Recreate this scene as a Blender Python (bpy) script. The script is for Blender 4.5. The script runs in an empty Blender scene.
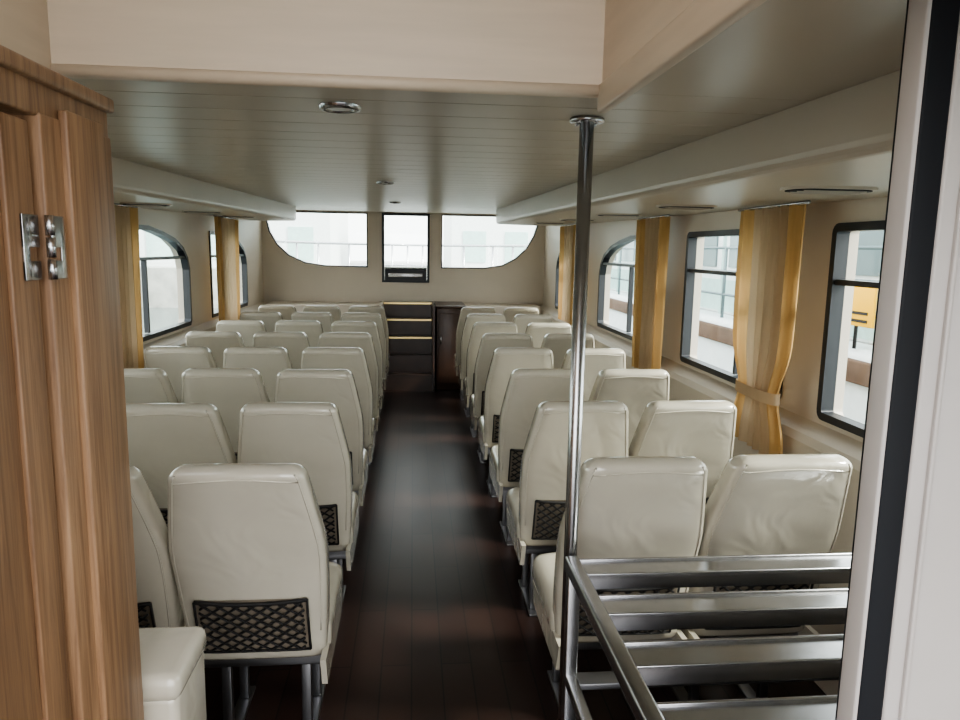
import bpy, math, random
from mathutils import Vector, Matrix
random.seed(4)
H=1.66
D=bpy.data; C=bpy.context; S=C.scene

# ------------------------------------------------------------------ materials
def mat(name,col,rough=.5,metal=0,noise=0,nscale=8,bump=0,bscale=30,coat=0,spec=.5,stretch=(1,1,1),dist=.02):
    m=D.materials.new(name); m.use_nodes=True; nt=m.node_tree; b=nt.nodes['Principled BSDF']
    b.inputs['Base Color'].default_value=(*col,1); b.inputs['Roughness'].default_value=rough
    b.inputs['Metallic'].default_value=metal; b.inputs['Coat Weight'].default_value=coat; b.inputs['Coat Roughness'].default_value=.06
    b.inputs['Specular IOR Level'].default_value=spec
    tc=nt.nodes.new('ShaderNodeTexCoord'); mp=nt.nodes.new('ShaderNodeMapping'); mp.inputs['Scale'].default_value=stretch
    nt.links.new(tc.outputs['Object'],mp.inputs['Vector'])
    if noise:
        n=nt.nodes.new('ShaderNodeTexNoise'); n.inputs['Scale'].default_value=nscale; n.inputs['Detail'].default_value=5
        r=nt.nodes.new('ShaderNodeValToRGB')
        r.color_ramp.elements[0].position=.3; r.color_ramp.elements[1].position=.7
        r.color_ramp.elements[0].color=(*[c*(1-noise) for c in col],1); r.color_ramp.elements[1].color=(*[min(1,c*(1+noise)) for c in col],1)
        nt.links.new(mp.outputs[0],n.inputs['Vector']); nt.links.new(n.outputs['Fac'],r.inputs[0]); nt.links.new(r.outputs[0],b.inputs['Base Color'])
    if bump:
        n2=nt.nodes.new('ShaderNodeTexNoise'); n2.inputs['Scale'].default_value=bscale; n2.inputs['Detail'].default_value=2; n2.inputs['Distortion'].default_value=.7
        bp=nt.nodes.new('ShaderNodeBump'); bp.inputs['Strength'].default_value=bump; bp.inputs['Distance'].default_value=dist
        nt.links.new(mp.outputs[0],n2.inputs['Vector']); nt.links.new(n2.outputs['Fac'],bp.inputs['Height']); nt.links.new(bp.outputs[0],b.inputs['Normal'])
        nt.links.new(bp.outputs[0],b.inputs['Coat Normal'])
    return m
def wood(name,c1,c2,scale=1,rough=.45):
    m=D.materials.new(name); m.use_nodes=True; nt=m.node_tree; b=nt.nodes['Principled BSDF']
    tc=nt.nodes.new('ShaderNodeTexCoord'); mp=nt.nodes.new('ShaderNodeMapping'); mp.inputs['Scale'].default_value=(34*scale,34*scale,1.3*scale)
    n=nt.nodes.new('ShaderNodeTexNoise'); n.inputs['Scale'].default_value=1.8; n.inputs['Detail'].default_value=8; n.inputs['Roughness'].default_value=.7; n.inputs['Distortion'].default_value=.5
    r=nt.nodes.new('ShaderNodeValToRGB'); r.color_ramp.elements[0].position=.34; r.color_ramp.elements[1].position=.62
    r.color_ramp.elements[0].color=(*c1,1); r.color_ramp.elements[1].color=(*c2,1)
    L=nt.links.new; L(tc.outputs['Object'],mp.inputs[0]); L(mp.outputs[0],n.inputs['Vector']); L(n.outputs['Fac'],r.inputs[0]); L(r.outputs[0],b.inputs['Base Color'])
    b.inputs['Roughness'].default_value=rough
    return m
M={}
M['vinyl']=mat('cream_vinyl',(.58,.54,.45),.19,noise=.05,nscale=4,bump=.28,bscale=6,coat=.8,dist=.025)
M['pocket']=mat('pocket_fabric',(.20,.165,.125),.8)
M['net']=mat('net_cord',(.010,.009,.009),.7)
M['steel']=mat('stainless_steel',(.50,.50,.51),.27,metal=1,noise=.06,nscale=30)
M['steeld']=mat('seat_leg_steel',(.28,.28,.29),.35,metal=1)
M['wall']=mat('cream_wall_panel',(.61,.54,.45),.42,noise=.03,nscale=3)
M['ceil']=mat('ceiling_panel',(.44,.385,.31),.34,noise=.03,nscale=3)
M['soffit']=mat('duct_cover_panel',(.48,.42,.34),.38,noise=.03,nscale=3)
M['fascia']=mat('fascia_laminate',(.57,.475,.37),.45,noise=.06,nscale=2.5,stretch=(1,1,12))
M['wood']=wood('oak_veneer',(.165,.087,.045),(.34,.208,.118))
M['wood2']=wood('oak_door_veneer',(.15,.08,.042),(.31,.185,.103))
M['black']=mat('black_rubber',(.008,.009,.012),.6,spec=.25)
M['frame']=mat('dark_window_frame',(.018,.020,.024),.4)
M['white']=mat('white_door_frame',(.42,.39,.375),.45,noise=.03)
M['brown']=mat('dark_brown_step',(.055,.028,.018),.3,noise=.2,nscale=6)
M['gold']=mat('brass_nosing',(.85,.66,.32),.3,metal=1)
M['ext']=mat('painted_steel_white',(.78,.81,.80),.5,noise=.05)
M['extg']=mat('painted_pale_green',(.46,.64,.60),.5,noise=.08)
M['extd']=mat('exterior_glass_dark',(.14,.19,.20),.15)
M['exto']=mat('weathered_timber_fender',(.12,.07,.045),.8,noise=.3,nscale=5)
M['concrete']=mat('quay_concrete',(.46,.45,.42),.85,noise=.2,nscale=2)
M['water']=mat('harbour_water',(.10,.14,.14),.12,bump=.5,bscale=2)
M['yellow']=mat('yellow_sign_paint',(.90,.48,.004),.5)
M['lamp']=mat('lamp_diffuser',(.8,.8,.78),.4)
M['vent']=mat('vent_grille_dark',(.03,.03,.03),.6,spec=.2)
m=D.materials.new('dark_plank_vinyl'); m.use_nodes=True; nt=m.node_tree; b=nt.nodes['Principled BSDF']; L=nt.links.new
tc=nt.nodes.new('ShaderNodeTexCoord'); mp=nt.nodes.new('ShaderNodeMapping'); mp.inputs['Rotation'].default_value=(0,0,math.pi/2)
br=nt.nodes.new('ShaderNodeTexBrick'); br.inputs['Color1'].default_value=(.024,.012,.010,1); br.inputs['Color2'].default_value=(.036,.019,.015,1); br.inputs['Mortar'].default_value=(.006,.004,.004,1)
br.inputs['Scale'].default_value=1; br.inputs['Brick Width'].default_value=.9; br.inputs['Row Height'].default_value=.12; br.inputs['Mortar Size'].default_value=.003
L(tc.outputs['Object'],mp.inputs[0]); L(mp.outputs[0],br.inputs['Vector']); L(br.outputs['Color'],b.inputs['Base Color'])
b.inputs['Roughness'].default_value=.33
b.inputs['Specular IOR Level'].default_value=.4
M['floor']=m
m=D.materials.new('window_glass'); m.use_nodes=True; nt=m.node_tree; nt.nodes.clear(); L=nt.links.new
o=nt.nodes.new('ShaderNodeOutputMaterial'); mx=nt.nodes.new('ShaderNodeMixShader'); t=nt.nodes.new('ShaderNodeBsdfTransparent'); g=nt.nodes.new('ShaderNodeBsdfGlossy')
t.inputs[0].default_value=(.94,.97,.96,1); g.inputs['Roughness'].default_value=.02; mx.inputs[0].default_value=.05
L(t.outputs[0],mx.inputs[1]); L(g.outputs[0],mx.inputs[2]); L(mx.outputs[0],o.inputs[0]); M['glass']=m
def curt(name,col):
    m=D.materials.new(name); m.use_nodes=True; nt=m.node_tree; nt.nodes.clear(); L=nt.links.new
    o=nt.nodes.new('ShaderNodeOutputMaterial'); mx=nt.nodes.new('ShaderNodeMixShader'); d=nt.nodes.new('ShaderNodeBsdfDiffuse'); t=nt.nodes.new('ShaderNodeBsdfTranslucent')
    n=nt.nodes.new('ShaderNodeTexNoise'); n.inputs['Scale'].default_value=6; mc=nt.nodes.new('ShaderNodeMixRGB'); mc.inputs[1].default_value=(*col,1); mc.inputs[2].default_value=(*[c*.8 for c in col],1)
    L(n.outputs['Fac'],mc.inputs[0]); L(mc.outputs[0],d.inputs[0]); L(mc.outputs[0],t.inputs[0]); mx.inputs[0].default_value=.38
    L(d.outputs[0],mx.inputs[1]); L(t.outputs[0],mx.inputs[2]); L(mx.outputs[0],o.inputs[0]); return m
M['cgold']=curt('gold_curtain_cloth',(.70,.46,.21)); M['cbeige']=curt('beige_curtain_cloth',(.66,.50,.33))

# ------------------------------------------------------------------ mesh builder
class MB:
    def __init__(s): s.v=[];s.f=[];s.m=[];s.sm=[];s.mats=[]
    def mi(s,k):
        if k not in s.mats: s.mats.append(k)
        return s.mats.index(k)
    def add(s,vs,fs,k,smooth=False):
        o=len(s.v); s.v+= [tuple(v) for v in vs]; i=s.mi(k)
        for f in fs: s.f.append(tuple(o+j for j in f)); s.m.append(i); s.sm.append(smooth)
    def box(s,x0,x1,y0,y1,z0,z1,k,bev=0):
        if bev:
            b=min(bev,abs(x1-x0)/2.01,abs(y1-y0)/2.01,abs(z1-z0)/2.01)
            import bmesh
            bm=bmesh.new(); bmesh.ops.create_cube(bm,size=1)
            for v in bm.verts:
                v.co=Vector((x0 if v.co.x<0 else x1,y0 if v.co.y<0 else y1,z0 if v.co.z<0 else z1))
            bmesh.ops.bevel(bm,geom=bm.edges[:],offset=b,segments=3,affect='EDGES',profile=.5)
            bm.verts.index_update(); s.add([v.co[:] for v in bm.verts],[[v.index for v in f.verts] for f in bm.faces],k,True); bm.free(); return
        vs=[(x,y,z) for z in(z0,z1) for y in(y0,y1) for x in(x0,x1)]
        s.add(vs,[(0,2,3,1),(4,5,7,6),(0,1,5,4),(2,6,7,3),(0,4,6,2),(1,3,7,5)],k)
    def hexa(s,vs,k): s.add(vs,[(0,2,3,1),(4,5,7,6),(0,1,5,4),(2,6,7,3),(0,4,6,2),(1,3,7,5)],k)
    def loft(s,rings,k,smooth=True,closed=True):
        n=len(rings[0]); vs=[p for r in rings for p in r]; fs=[]
        for i in range(len(rings)-1):
            for j in range(n): fs.append((i*n+j,i*n+(j+1)%n,(i+1)*n+(j+1)%n,(i+1)*n+j))
        if closed: fs.append(tuple(range(n-1,-1,-1))); fs.append(tuple((len(rings)-1)*n+j for j in range(n)))
        s.add(vs,fs,k,smooth)
    def tube(s,pts,r,k,n=10):
        pts=[Vector(p) for p in pts]; rings=[]
        for i,p in enumerate(pts):
            d=(pts[min(i+1,len(pts)-1)]-pts[max(i-1,0)]).normalized()
            a=Vector((0,0,1)) if abs(d.z)<.9 else Vector((1,0,0)); u=d.cross(a).normalized(); w=d.cross(u)
            rings.append([p+u*r*math.cos(2*math.pi*j/n)+w*r*math.sin(2*math.pi*j/n) for j in range(n)])
        s.loft(rings,k)
    def panel(s,outer,holes,thick,mapf,k):
        cu=D.curves.new('t','CURVE'); cu.dimensions='2D'; cu.fill_mode='BOTH'; cu.extrude=thick/2
        for pl in [outer]+holes:
            sp=cu.splines.new('POLY'); sp.points.add(len(pl)-1); sp.use_cyclic_u=True
            for i,p in enumerate(pl): sp.points[i].co=(p[0],p[1],0,1)
        ob=D.objects.new('t',cu); S.collection.objects.link(ob); C.view_layer.update()
        me=D.meshes.new_from_object(ob.evaluated_get(C.evaluated_depsgraph_get()))
        s.add([mapf(*v.co) for v in me.vertices],[tuple(p.vertices) for p in me.polygons],k)
        D.objects.remove(ob); D.curves.remove(cu); D.meshes.remove(me)
    def mesh(s,name):
        import bmesh
        me=D.meshes.new(name); me.from_pydata(s.v,[],s.f)
        for k in s.mats: me.materials.append(M[k])
        for p,i,q in zip(me.polygons,s.m,s.sm): p.material_index=i; p.use_smooth=q
        bm=bmesh.new(); bm.from_mesh(me); bmesh.ops.recalc_face_normals(bm,faces=bm.faces); bm.to_mesh(me); bm.free()
        me.update(); return me
    def obj(s,name,loc=(0,0,0),parent=None):
        o=D.objects.new(name,s.mesh(name)); o.location=loc; S.collection.objects.link(o)
        if parent: o.parent=parent
        return o
def inset(pl,d):
    n=len(pl); A=sum(pl[i][0]*pl[(i+1)%n][1]-pl[(i+1)%n][0]*pl[i][1] for i in range(n)); sg=1 if A>0 else -1; out=[]
    for i in range(n):
        p0,p1,p2=[Vector(pl[j%n]) for j in(i-1,i,i+1)]
        e1=(p1-p0).normalized(); e2=(p2-p1).normalized(); n1=Vector((-e1.y,e1.x))*sg; n2=Vector((-e2.y,e2.x))*sg
        b=(n1+n2); b=b/max(.3,b.dot(n1)); out.append((p1+b*d)[:])
    return out
def rrect(x0,x1,y0,y1,r,n=5):
    out=[]
    for cx,cy,a in((x1-r,y1-r,0),(x0+r,y1-r,90),(x0+r,y0+r,180),(x1-r,y0+r,270)):
        for i in range(n+1):
            t=math.radians(a+90*i/n); out.append((cx+r*math.cos(t),cy+r*math.sin(t)))
    return out
def se(hw,hd,n,N=28):
    o=[]
    for j in range(N):
        t=2*math.pi*(j+.5)/N; c,s_=math.cos(t),math.sin(t)
        o.append((hw*math.copysign(abs(c)**(2/n),c),hd*math.copysign(abs(s_)**(2/n),s_)))
    return o
XL,XR,YF=-1.86,1.68,9.25
def cz(y): return H+.345+.0135*(y-1.9)

# ------------------------------------------------------------------ floor / hull
b=MB(); b.box(XL-.3,XR+.3,-2.5,YF+.2,-.12,0,'floor'); b.obj('floor')

# ------------------------------------------------------------------ ceiling
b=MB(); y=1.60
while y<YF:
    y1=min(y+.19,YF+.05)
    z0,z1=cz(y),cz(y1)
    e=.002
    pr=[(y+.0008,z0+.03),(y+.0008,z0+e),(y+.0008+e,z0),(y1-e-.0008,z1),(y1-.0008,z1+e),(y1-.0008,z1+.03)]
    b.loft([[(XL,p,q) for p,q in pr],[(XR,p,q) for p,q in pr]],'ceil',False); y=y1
b.box(XL-.1,XR+.1,1.65,YF+.3,cz(YF)+.04,cz(YF)+.10,'ceil')  # unseen slab above the planks, added to stop light leaking through the gaps
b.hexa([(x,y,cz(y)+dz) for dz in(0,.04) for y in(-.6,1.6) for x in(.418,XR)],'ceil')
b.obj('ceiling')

# hatch fascia (raised opening above the camera)
b=MB(); zt=H+1.15; zb=cz(1.6)-.012
b.box(-.75,.43,1.585,1.62,zb+.02,zt,'fascia')
b.tube([(-.72,1.592,zb+.012),(.405,1.592,zb+.012)],.014,'fascia',12)
b.box(.402,.416,-.6,1.585,zb-.03,zt,'fascia'); b.box(.394,.417,-.6,1.592,zb-.034,zb+.026,'fascia',.006)
b.box(-.75,-.72,-.6,1.585,H+.282,zt,'fascia')
b.obj('trim_hatch_fascia')
b=MB(); b.box(-.8,.48,-.2,1.65,zt,zt+.05,'fascia'); b.obj('hatch_light_blocker')  # out-of-view cover over the hatch, added to keep sky light out

# soffits (air ducts) along both sides
def soffit(name,xi,xw,y0,y1,sg):
    b=MB(); rings=[]
    for i in range(26):
        t=i/25; y=y0+(y1-y0)*t
        ex=max(0,(y-(y1-.45))/.45); xin=xi+sg*(.35*(1-math.sqrt(max(0,1-ex**2))))
        zb_=H+.205+.012*(y-2)
        r=.03
        pr=[(xw,cz(y)-.001),(xin-sg*.0,cz(y)-.001),(xin,zb_+r)]+[(xin+sg*r*(1-math.cos(a)),zb_+r-r*math.sin(a)) for a in(.4,.8,1.2,1.57)]+[(xw,zb_)]
        rings.append([(p,y,q) for p,q in pr])
    b.loft(rings,'soffit',False)
    for y in ([2.18,3.36,4.5,5.65,6.8] if sg>0 else [3.4,4.5,5.65,6.8]):
        xc=(xi+xw)/2
        zf=lambda q:H+.205+.012*(q-2)
        pl=rrect(xc-.14,xc+.14,y-.085,y+.085,.07)
        b.panel(pl,[],.008,lambda p,q,d:(p,q,zf(q)-.004+d),'wall')
        b.panel(inset(pl,.014),[],.006,lambda p,q,d:(p,q,zf(q)-.008+d),'vent')
        for k in range(3): b.box(xc-.10,xc+.10,y-.042+k*.04,y-.038+k*.04,zf(y)-.016,zf(y)-.009,'wall')
    b.obj(name)
soffit('trim_soffit_right',.88,XR,-.5,8.2,1)
soffit('trim_soffit_left',-1.27,XL,1.5,8.6,-1)

# ------------------------------------------------------------------ side walls with windows
ZB,ZT=H-.66,H+.12
def winshape(y0,y1,kind):
    if kind=='rect': return rrect(y0,y1,ZB,ZT,.032,4)
    pts=[(y0,ZT),(y0,ZB),(y1-.03,ZB+.0),(y1,ZB+.04),(y1,ZB+.46),(y1-.04,ZB+.55),(y1-.14,ZB+.63),(y1-.34,ZB+.70),(y1-.60,ZB+.745),(y1-.90,ZT)]
    return pts
def sidewall(side,X,sg,wins):
    th=.10
    mp=lambda s,t,d:(X+sg*(th/2)+d,s,t)
    b=MB(); holes=[winshape(*w) for w in wins]
    b.panel([(-.6,0),(YF+.1,0),(YF+.1,H+.60),(-.6,H+.60)],holes,th,mp,'wall'); b.obj('wall_'+side)
    b=MB(); pr=[(X,ZB-.03),(X-sg*.07,ZB-.07),(X-sg*.09,ZB-.10),(X-sg*.10,0.0),(X,0.0)]
    b.loft([[(p,1.45 if side=='left' else .9,q) for p,q in pr],[(p,YF,q) for p,q in pr]],'wall',False); b.obj('trim_ledge_'+side)
    return holes
R=[(1.20,2.78,'rect'),(3.10,4.34,'rect'),(4.95,6.42,'s'),(7.0,8.4,'s')]
Lw=[(1.9,2.9,'rect'),(3.2,4.3,'rect'),(4.65,6.25,'s'),(6.9,8.35,'s')]  # first two are unseen windows, added to let daylight in
wn=[1]
def window(poly,X,sg,y0,y1,kind):
    b=MB(); ring=inset(poly,.024)
    b.panel(inset(poly,-.008),[ring],.055,lambda s,t,d:(X+sg*.018+d,s,t),'frame')
    b.panel(inset(poly,.02),[],.005,lambda s,t,d:(X+sg*.035+d,s,t),'glass')
    zb=ZT-.235
    ye=y1 if kind=='rect' else y1-.06
    b.box(X+sg*.0,X+sg*.05,y0+.02,ye-.02,zb,zb+.022,'frame')
    ym=y0+(y1-y0)*(.42 if kind=='rect' else .42)
    b.box(X+sg*.015,X+sg*.05,ym,ym+.022,ZB+.03,zb,'frame')
    b.obj('window_%d'%wn[0]); wn[0]+=1
for side,X,sg,ws in(('right',XR,1,R),('left',XL,-1,Lw)):
    hs=sidewall(side,X,sg,ws)
    for h,w in zip(hs,ws): window(h,X,sg,*w)

# ------------------------------------------------------------------ front bulkhead
ft=H+.425
wl=[(-.57,ft),(-.57,H-.24),(-1.10,H-.235),(-1.34,H-.20),(-1.54,H-.11),(-1.68,H+.02),(-1.77,H+.18),(-1.83,ft)]
wr=[(.36,ft),(.36,H-.24),(.92,H-.235),(1.14,H-.20),(1.31,H-.11),(1.45,H+.02),(1.54,H+.18),(1.62,ft)]
dr=[(-.38,ft),(-.38,H-.42),(.20,H-.42),(.20,ft)]
mpf=lambda s,t,d:(s,YF+.05+d,t)
b=MB(); b.panel([(XL-.1,0),(XR+.1,0),(XR+.1,H+.60),(XL-.1,H+.60)],[wl,wr,dr],.10,mpf,'wall'); b.obj('wall_front')
for pl in(wl,wr):
    b=MB(); b.panel(inset(pl,-.004),[inset(pl,.010)],.06,lambda s,t,d:(s,YF+.012+d,t),'frame')
    b.panel(inset(pl,-.012),[inset(pl,-.003)],.03,lambda s,t,d:(s,YF-.002+d,t),'wall')
    b.panel(inset(pl,.008),[],.005,lambda s,t,d:(s,YF+.02+d,t),'glass')
    b.obj('window_%d'%wn[0]); wn[0]+=1
b=MB(); b.panel(inset(dr,-.008),[inset(dr,.022)],.06,lambda s,t,d:(s,YF+.01+d,t),'frame')
b.panel(inset(dr,.02),[],.005,lambda s,t,d:(s,YF+.02+d,t),'glass')
b.box(-.355,.175,YF-.01,YF+.03,H-.40,H-.25,'frame'); b.box(-.31,.12,YF-.035,YF-.01,H-.36,H-.31,'steel',.005)
b.box(-.355,.175,YF-.01,YF+.03,H-.26,H-.235,'ext')
b.obj('door_1')

# steps to bow door
b=MB(); tops=[.20,.40,.60,.80,.99]; y0=8.35
for i,t in enumerate(tops):
    ya=y0+i*.17
    b.box(-.36,.23,ya,YF-.04,0 if i==0 else tops[i-1],t,'brown')
    if i>1: b.box(-.36,.23,ya-.012,ya+.03,t-.016,t+.004,'gold')
    else: b.box(-.36,.23,ya-.012,ya+.02,t-.012,t+.003,'brown')
b.box(-.385,-.362,8.35,YF-.04,0,1.0,'wall'); b.box(.232,.258,8.35,YF-.04,0,1.0,'brown')
b.obj('bow_steps')
b=MB(); b.box(.275,.62,8.42,YF-.04,0,.98,'brown',.01); b.box(.265,.63,8.41,YF-.035,.98,1.0,'brown',.006)
b.box(.30,.59,8.405,8.42,.08,.92,'brown',.004); b.tube([(.33,8.395,.55),(.33,8.395,.65)],.006,'steel'); b.obj('brown_cabinet')
b=MB(); b.box(XL+.11,-.39,8.75,YF-.03,0,.98,'wall',.01); b.obj('bow_locker')
b=MB(); b.box(.64,XR-.11,8.75,YF-.03,0,.98,'wall',.01); b.obj('bow_locker')

# ------------------------------------------------------------------ passenger seats
def seatmesh():
    b=MB()
    zt_,zb_=1.060,.352
    def yc(z): 
        t=(z-zb_)/(zt_-zb_); return .245*(1-t)+.02*math.sin(math.pi*t)
    def hw(z):
        t=(z-zb_)/(zt_-zb_)
        w=.208+.019*math.sin(min(1,t/.75)*math.pi*.62) if t<.60 else .2268-.048*((t-.60)/.40)**1.15
        r=.040; s=z-(zt_-r)
        if s>0: w-=r*(1-math.sqrt(max(0,1-(s/r)**2)))
        s=(zb_+.03)-z
        if s>0: w-=.03*(1-math.sqrt(max(0,1-(s/.03)**2)))
        return w
    def hd(z):
        t=(z-zb_)/(zt_-zb_); d=.066-.010*t
        r=.034; s=z-(zt_-r)
        if s>0: d*=math.sqrt(max(0.012,1-(s/r)**2))
        s=(zb_+.03)-z
        if s>0: d*=math.sqrt(max(0.03,1-(s/.03)**2))
        return d
    EX=5.2
    zs=[zb_,zb_+.004,zb_+.012,zb_+.03]+[zb_+.03+(zt_-.042-zb_-.03)*i/14 for i in range(1,15)]+[zt_-.042+.042*math.sin(math.pi/2*i/8) for i in range(1,9)]
    rings=[[(x,yc(z)+y,z) for x,y in se(hw(z),hd(z),EX,44)] for z in zs]
    b.loft(rings,'vinyl')
    def rear(x,z,o): return (x,yc(z)-hd(z)*(1-min(1,abs(x)/max(hw(z),.01))**EX)**(1/EX)-o,z)
    seam=[rear(-(hw(z)-.018),z,.0) for z in zs[5:-5]]
    n_=10; topz=zt_-.045
    seamt=[rear((-1+2*i/n_)*(hw(topz)-.018),topz+.012*math.sin(math.pi*i/n_),.0) for i in range(n_+1)]
    seam2=[(-x,y,z) for x,y,z in reversed(seam)]
    b.tube(seam+seamt+seam2,.0028,'vinyl',6)
    px,p0,p1=.166,.412,.605
    nx=10; vs=[];fs=[]
    for j in range(5):
        for i in range(nx+1): vs.append(rear(-px+2*px*i/nx,p0+(p1-p0)*j/4,.004))
    for j in range(4):
        for i in range(nx): a=j*(nx+1)+i; fs.append((a,a+1,a+nx+2,a+nx+1))
    b.add(vs,fs,'pocket')
    # net bulges out and sags slightly at its elastic top edge
    def sag(x,z): return z-.012*((z-p0)/(p1-p0))*(1-(x/px)**2)
    def nt_(x,z): return rear(x,sag(x,z),.010+.008*math.sin(math.pi*(z-p0)/(p1-p0)*.8))
    st=.046; hgt=p1-p0
    k=-px-hgt*1.3
    while k<px:
        for sgn in(1,-1):
            pts=[]
            for i in range(17):
                z=p0+hgt*i/16; x=(k+1.3*hgt*i/16) if sgn>0 else -(k+1.3*hgt*i/16)
                if -px<=x<=px: pts.append(nt_(x,z))
            if len(pts)>1: b.tube(pts,.0038,'net',4)
        k+=st
    fr=[nt_(-px+2*px*i/10,p1) for i in range(11)]; b.tube(fr,.006,'net',6)
    fr=[nt_(-px+2*px*i/8,p0) for i in range(9)]; b.tube(fr,.004,'net',6)
    for sx in(-px,px): b.tube([nt_(sx,p0+hgt*i/4) for i in range(5)],.004,'net',6)
    y0,y1=.20,.675
    rings=[]
    for i in range(21):
        t=i/20; y=y0+(y1-y0)*t; e=min(1,(1-t)/.14); e2=min(1,t/.08)
        k=math.sqrt(max(.03,1-(1-e)**2))*math.sqrt(max(.05,1-(1-e2)**2))
        zc=.412+.018*t
        rings.append([(x,y,zc+z) for x,z in se(.222-(1-k)*.03,.070*k,4.2,32)])
    b.loft(rings,'vinyl')
    for sx in(-1,1):
        b.hexa([(sx*(.200),.15,.295),(sx*.218,.15,.295),(sx*.200,.60,.30),(sx*.218,.60,.30),(sx*.200,.11,.40),(sx*.218,.11,.40),(sx*.200,.63,.38),(sx*.218,.63,.38)],'vinyl')
    b.box(-.20,.20,.22,.60,.335,.36,'steeld')
    for y in(.27,.53): b.box(-.198,.198,y-.018,y+.018,.30,.335,'steeld',.004)
    for x in(-.13,.13):
        for y in(.30,.53): b.box(x-.016,x+.016,y-.014,y+.014,.012,.30,'steeld',.003)
        b.box(x-.024,x+.024,.24,.60,0,.012,'steeld',.003)
    return b.mesh('passenger_seat')
sm=seatmesh()
def seat(x,y):
    o=D.objects.new('passenger_seat',sm); o.location=(x,y,0); S.collection.objects.link(o)
for r in range(8):
    y=1.99+.8*r
    for x in(-.480,-.938,-1.396): 
        seat(x+random.uniform(-.003,.003),y+random.uniform(-.01,.01))
for r in range(8):
    y=2.02+.795*r
    for x in(.69,1.15):
        seat(x,y+random.uniform(-.01,.01))

# ------------------------------------------------------------------ pole & luggage rack
b=MB(); px,py=.452,1.925
b.tube([(px,py,0.006),(px,py,cz(py)-.004)],.019,'steel',20)
b.tube([(px,py,0.0),(px,py,.01)],.026,'steel',20)
b.tube([(px,py,cz(py)-.012),(px,py,cz(py)-.0025)],.045,'steel',20)
for a in range(4):
    b.tube([(px+.032*math.cos(a*1.57+.7),py+.032*math.sin(a*1.57+.7),cz(py)-.018),(px+.032*math.cos(a*1.57+.7),py+.032*math.sin(a*1.57+.7),cz(py)-.01)],.005,'steel',8)
b.obj('grab_pole')
b=MB(); zr=H-.87; x0,x1=.448,1.44; ye=1.898; yn=.86
b.box(x0-.02,x0+.02,yn,ye,zr-.02,zr+.022,'steel',.008)
b.box(x1-.02,x1+.02,yn,ye,zr-.02,zr+.022,'steel',.008)
for y in(1.845,1.63,1.41,1.19,.97):
    b.box(x0+.02,x1-.02,y-.045,y+.045,zr-.004,zr+.004,'steel')
    b.box(x0+.02,x1-.02,y-.05,y-.042,zr-.035,zr+.012,'steel',.003)
    b.box(x0+.02,x1-.02,y+.042,y+.05,zr-.035,zr+.012,'steel',.003)
for z in(.18,.46):
    b.box(x0-.016,x0+.016,yn,1.88,z-.016,z+.016,'steel',.005); b.box(x1-.016,x1+.016,yn,1.88,z-.016,z+.016,'steel',.005)
    for y in(1.84,1.60,1.36,1.12,.92): b.box(x0+.016,x1-.016,y-.03,y+.03,z-.01,z+.01,'steeld',.004)
for x in(x0,x1):
    for y in(1.862,yn+.02): b.box(x-.018,x+.018,y-.018,y+.018,0,zr-.015,'steel',.005)
b.obj('luggage_rack')

# ------------------------------------------------------------------ left partition with wood door
xp=-.55; ztop=H+.255
b=MB()
b.box(-1.855,xp-.02,1.36,1.40,0,ztop-.002,'wood')
b.box(-.80,xp-.02,-.2,1.40,ztop,ztop+.004,'fascia'); b.box(-1.855,-.72,-.2,1.40,ztop+.005,ztop+.02,'fascia')
b.box(xp-.06,xp-.004,-.2,1.42,H+.185,ztop-.004,'wood',.004)
b.box(xp-.062,xp+.008,-.2,1.425,ztop-.022,ztop+.003,'wood',.005)
b.box(xp-.058,xp,1.165,1.42,0,H+.19,'wood',.004)
b.box(xp-.004,xp+.012,1.225,1.36,0,H+.205,'wood',.004)
b.obj('wall_partition')
b=MB()
b.box(xp-.055,xp-.018,.25,1.150,.01,H+.178,'wood2',.003)
b.box(xp-.02,xp-.010,1.075,1.148,.01,H+.175,'wood2',.003)
b.obj('door_2')
b=MB(); zh=H-.008
for (ya,yb,xx) in((1.104,1.150,xp-.0095),(1.168,1.208,xp+.0005)):
    ys=(ya,ya+.016) if ya<1.12 else (yb-.014,yb)
    b.box(xx,xx+.0035,ys[0],ys[1],zh-.048,zh+.048,'steel',.0008)
    for z0,z1 in((-.048,-.020),(.0,.048)): b.box(xx,xx+.0033,ya,yb,zh+z0,zh+z1,'steel',.0008)
for k in range(3):
    b.tube([(xp+.005,1.159,zh-.048+k*.033),(xp+.005,1.159,zh-.018+k*.033)],.0065,'steel',12)
b.obj('door_hinge')
b=MB(); b.box(-.93,-.492,1.445,1.66,.05,.72,'vinyl',.02); b.box(-.92,-.51,1.46,1.64,0,.06,'brown')
b.box(-.935,-.486,1.44,1.668,.70,.765,'vinyl',.024)
b.obj('upholstered_bench_end')

# ------------------------------------------------------------------ right entrance jamb
ztj=cz(.8)-.012
b=MB()
b.box(.570,.600,.805,.84,0,ztj,'white',.003)
b.box(.574,.608,.812,.85,0,ztj,'black',.004)
b.box(.5745,.610,.803,.814,0,ztj,'black',.004)
b.box(.608,.865,.80,.85,0,ztj,'white',.004)
b.box(.628,.634,.794,.802,0,ztj,'white',.002)
b.obj('door_3')
b=MB(); b.box(.867,XR-.002,.78,.83,0,cz(.8)-.165,'wall'); b.obj('wall_aft')

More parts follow.
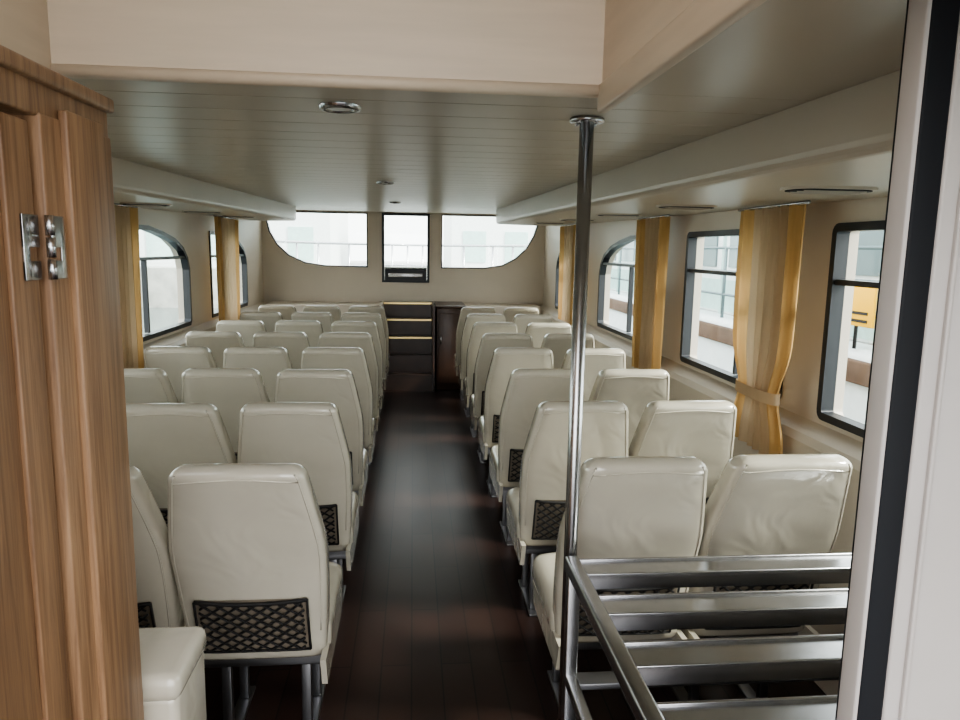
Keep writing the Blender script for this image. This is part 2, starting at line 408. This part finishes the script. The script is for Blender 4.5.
# ------------------------------------------------------------------ downlights
for x,y in((-.18,1.87),(-.16,4.3),(-.16,6.6)):
    b=MB(); z=cz(y)-.002
    ring=[]
    for rr,dz in((.052,0.004),(.050,-.004),(.040,-.007),(.034,-.004),(.032,.002)):
        ring.append([(rr*math.cos(a*math.pi/16),rr*math.sin(a*math.pi/16),dz) for a in range(32)])
    b.loft(ring,'steel',True,False); b.add([(.032*math.cos(a*math.pi/16),.032*math.sin(a*math.pi/16),-.002) for a in range(32)],[tuple(range(32))],'lamp')
    b.obj('ceiling_downlight',(x,y,z-.004))

# ------------------------------------------------------------------ curtains
def curtain(x,y0,y1,z0,z1,pinch=None,ph=0):
    b=MB(); NY,NZ=64,26; yc_=(y0+y1)/2; w=y1-y0; vs=[];
    for k in range(NZ+1):
        t=k/NZ; z=z1+(z0-z1)*t
        sc=1.0-.12*t
        if pinch is not None: sc=1-.30*math.exp(-((z-pinch)/.13)**2)-.10*t
        for i in range(NY+1):
            s=i/NY; amp=.026*(.7+.3*math.sin(7*s+ph))
            yy=yc_+(s-.5)*w*sc+.008*math.sin(14*s+3*t)
            vs.append((x+amp*math.sin(s*math.pi*2*6.5+ph+.5*math.sin(3*t)),yy,z))
    fa={'cgold':[], 'cbeige':[]}
    for k in range(NZ):
        for i in range(NY):
            a=k*(NY+1)+i; s=i/NY
            key='cgold' if (s<.14 or s>.78) else 'cbeige'
            fa[key].append((a,a+1,a+NY+2,a+NY+1))
    for kk in fa: b.add(vs,fa[kk],kk,True)
    if pinch is not None:
        ww=w*.66/2+.008
        b.loft([[(x+p,yc_+q,pinch-.03) for p,q in se(.036,ww,2.5,20)],[(x+p,yc_+q,pinch+.02) for p,q in se(.036,ww,2.5,20)]],'cbeige',True,False)
    b.tube([(x,y0-.03,z1+.004),(x,y1+.03,z1+.004)],.007,'steel',8)
    b.obj('window_curtain')
def zs_(y): return H+.205+.012*(y-2)-.014
curtain(1.53,2.76,3.31,H-.86,zs_(2.8),H-.60,0)
curtain(1.53,4.32,4.84,H-.78,zs_(4.3),None,1)
curtain(1.53,6.75,7.45,H-.70,zs_(6.75),None,2)
curtain(-1.71,6.55,7.35,H-.72,zs_(6.55),None,1.3)
curtain(-1.71,4.20,4.72,H-.80,zs_(4.2),None,.4)

# ------------------------------------------------------------------ exterior
b=MB(); b.box(-80,80,-60,120,-1.3,-1.2,'water'); b.obj('harbour_water')
b=MB(); 
fo=[(XL-.1,YF+.21),(XR+.1,YF+.21),(1.3,11.5),(.5,13.2),(-.1,13.8),(-.7,13.2),(-1.5,11.5)]
b.loft([[(x*.8-.02,YF+.21+(y-YF-.21)*.85,-1.2) for x,y in fo],[(x,y,.62) for x,y in fo]],'ext',False); b.obj('foredeck')
b=MB()
rp=[(XR-.05,YF+.3),(1.25,11.4),(.45,13.0),(-.1,13.6),(-.65,13.0),(-1.45,11.4),(XL+.05,YF+.3)]
pp=[]
for i in range(len(rp)-1):
    for k in range(4):
        t=k/4; pp.append((rp[i][0]*(1-t)+rp[i+1][0]*t,rp[i][1]*(1-t)+rp[i+1][1]*t))
pp.append(rp[-1])
for z in(1.0,1.35,1.72): b.tube([(x,y,z) for x,y in pp],.016 if z<1.7 else .02,'steel',8)
for x,y in pp[::2]: b.tube([(x,y,.62),(x,y,1.72)],.016,'steel',8)
b.obj('bow_railing')
b=MB(); b.box(4.6,8.5,3,26,-1.2,.7,'ext',.1); b.box(5.0,8.2,5,24,.7,2.7,'ext',.05); b.box(4.8,8.4,4.5,24.5,2.7,2.82,'extg',.03)
b.box(4.985,5.0,5.2,23.8,.75,1.25,'extg')
b.box(4.52,4.6,3.1,25.9,.36,.60,'exto',.02)
for i in range(12):
    y=5.6+i*1.5; b.box(4.97,5.01,y,y+1.0,1.45,2.3,'extd'); b.box(4.96,5.0,y+1.18,y+1.24,.7,2.7,'extg')
for i in range(16):
    y=3.6+i*1.4; b.tube([(4.7,y,.7),(4.7,y,1.75)],.025,'extd',8)
for z in(1.05,1.4,1.75): b.tube([(4.7,3.6,z),(4.7,24.6,z)],.02,'extd',8)
b.obj('moored_boat')
b=MB(); b.box(4.55,4.58,6.76,7.46,.95,1.36,'yellow',.005)
for k in range(2): b.box(4.545,4.551,6.84,7.38,.99+k*.08,1.02+k*.08,'vent')
b.tube([(4.62,7.12,.70),(4.62,7.12,1.36)],.02,'frame',8); b.obj('yellow_notice_board')
b=MB(); b.box(-40,40,34,60,-1.2,.6,'concrete'); b.obj('quay')
def building(name,x0,x1,y0,y1,zb,h,face,k):
    b=MB(); b.box(x0,x1,y0,y1,zb,h,k); 
    n=int((x1-x0)/2.2)
    for i in range(n):
        for j in range(int(h/3)):
            if face=='y': b.box(x0+.6+i*2.2,x0+1.8+i*2.2,y0-.05,y0,1+j*3,2.6+j*3,'extg')
    n=int((y1-y0)/2.5)
    for i in range(n):
        for j in range(max(1,int(h/3))):
            if face=='x': b.box(x1,x1+.05,y0+.6+i*2.5,y0+2+i*2.5,.6+j*3,1.8+j*3,'extg')
    b.box(x0-.2,x1+.2,y0-.2,y1+.2,h,h+.3,'concrete'); b.obj(name)
building('harbour_building',-22,-4,36,46,.6,9,'y','ext')
building('harbour_building',2,22,38,48,.6,7,'y','ext')
building('waterfront_warehouse',-20,-12,2,33,-1.2,2.4,'x','ext')

# ------------------------------------------------------------------ light
w=D.worlds.new('overcast'); S.world=w; w.use_nodes=True; nt=w.node_tree; bg=nt.nodes['Background']
tc=nt.nodes.new('ShaderNodeTexCoord'); sx=nt.nodes.new('ShaderNodeSeparateXYZ'); rp_=nt.nodes.new('ShaderNodeValToRGB')
nt.links.new(tc.outputs['Generated'],sx.inputs[0]); nt.links.new(sx.outputs['Z'],rp_.inputs[0]); nt.links.new(rp_.outputs[0],bg.inputs[0])
rp_.color_ramp.elements[0].color=(.99,.99,.98,1); rp_.color_ramp.elements[1].color=(.90,.94,1,1)
bg.inputs[1].default_value=4.1
sl=D.lights.new('sun','SUN'); sl.energy=7; sl.angle=math.radians(10); sl.color=(1,.95,.86)
so=D.objects.new('sun',sl); S.collection.objects.link(so)
so.rotation_euler=Vector((-1.0,.45,-.9)).to_track_quat('-Z','Y').to_euler()

# ------------------------------------------------------------------ camera
yaw,p,ro=[math.radians(a) for a in(5.4,8.7,1.0)]
F=Vector((math.sin(yaw)*math.cos(p),math.cos(yaw)*math.cos(p),-math.sin(p)))
R0=Vector((math.cos(yaw),-math.sin(yaw),0)); U0=R0.cross(F)
Rr=R0*math.cos(ro)+U0*math.sin(ro); U=U0*math.cos(ro)-R0*math.sin(ro)
cd=D.cameras.new('camera'); cd.sensor_width=36; cd.lens=721/960*36; cd.clip_start=.02; cd.clip_end=300
co=D.objects.new('camera',cd); S.collection.objects.link(co)
mw=Matrix.Identity(4)
for i in range(3): mw[i][0]=Rr[i]; mw[i][1]=U[i]; mw[i][2]=-F[i]
mw[2][3]=H; co.matrix_world=mw; S.camera=co
S.view_settings.view_transform='AgX'; S.view_settings.exposure=0.5
try: S.view_settings.look='AgX - Medium High Contrast'
except Exception: pass
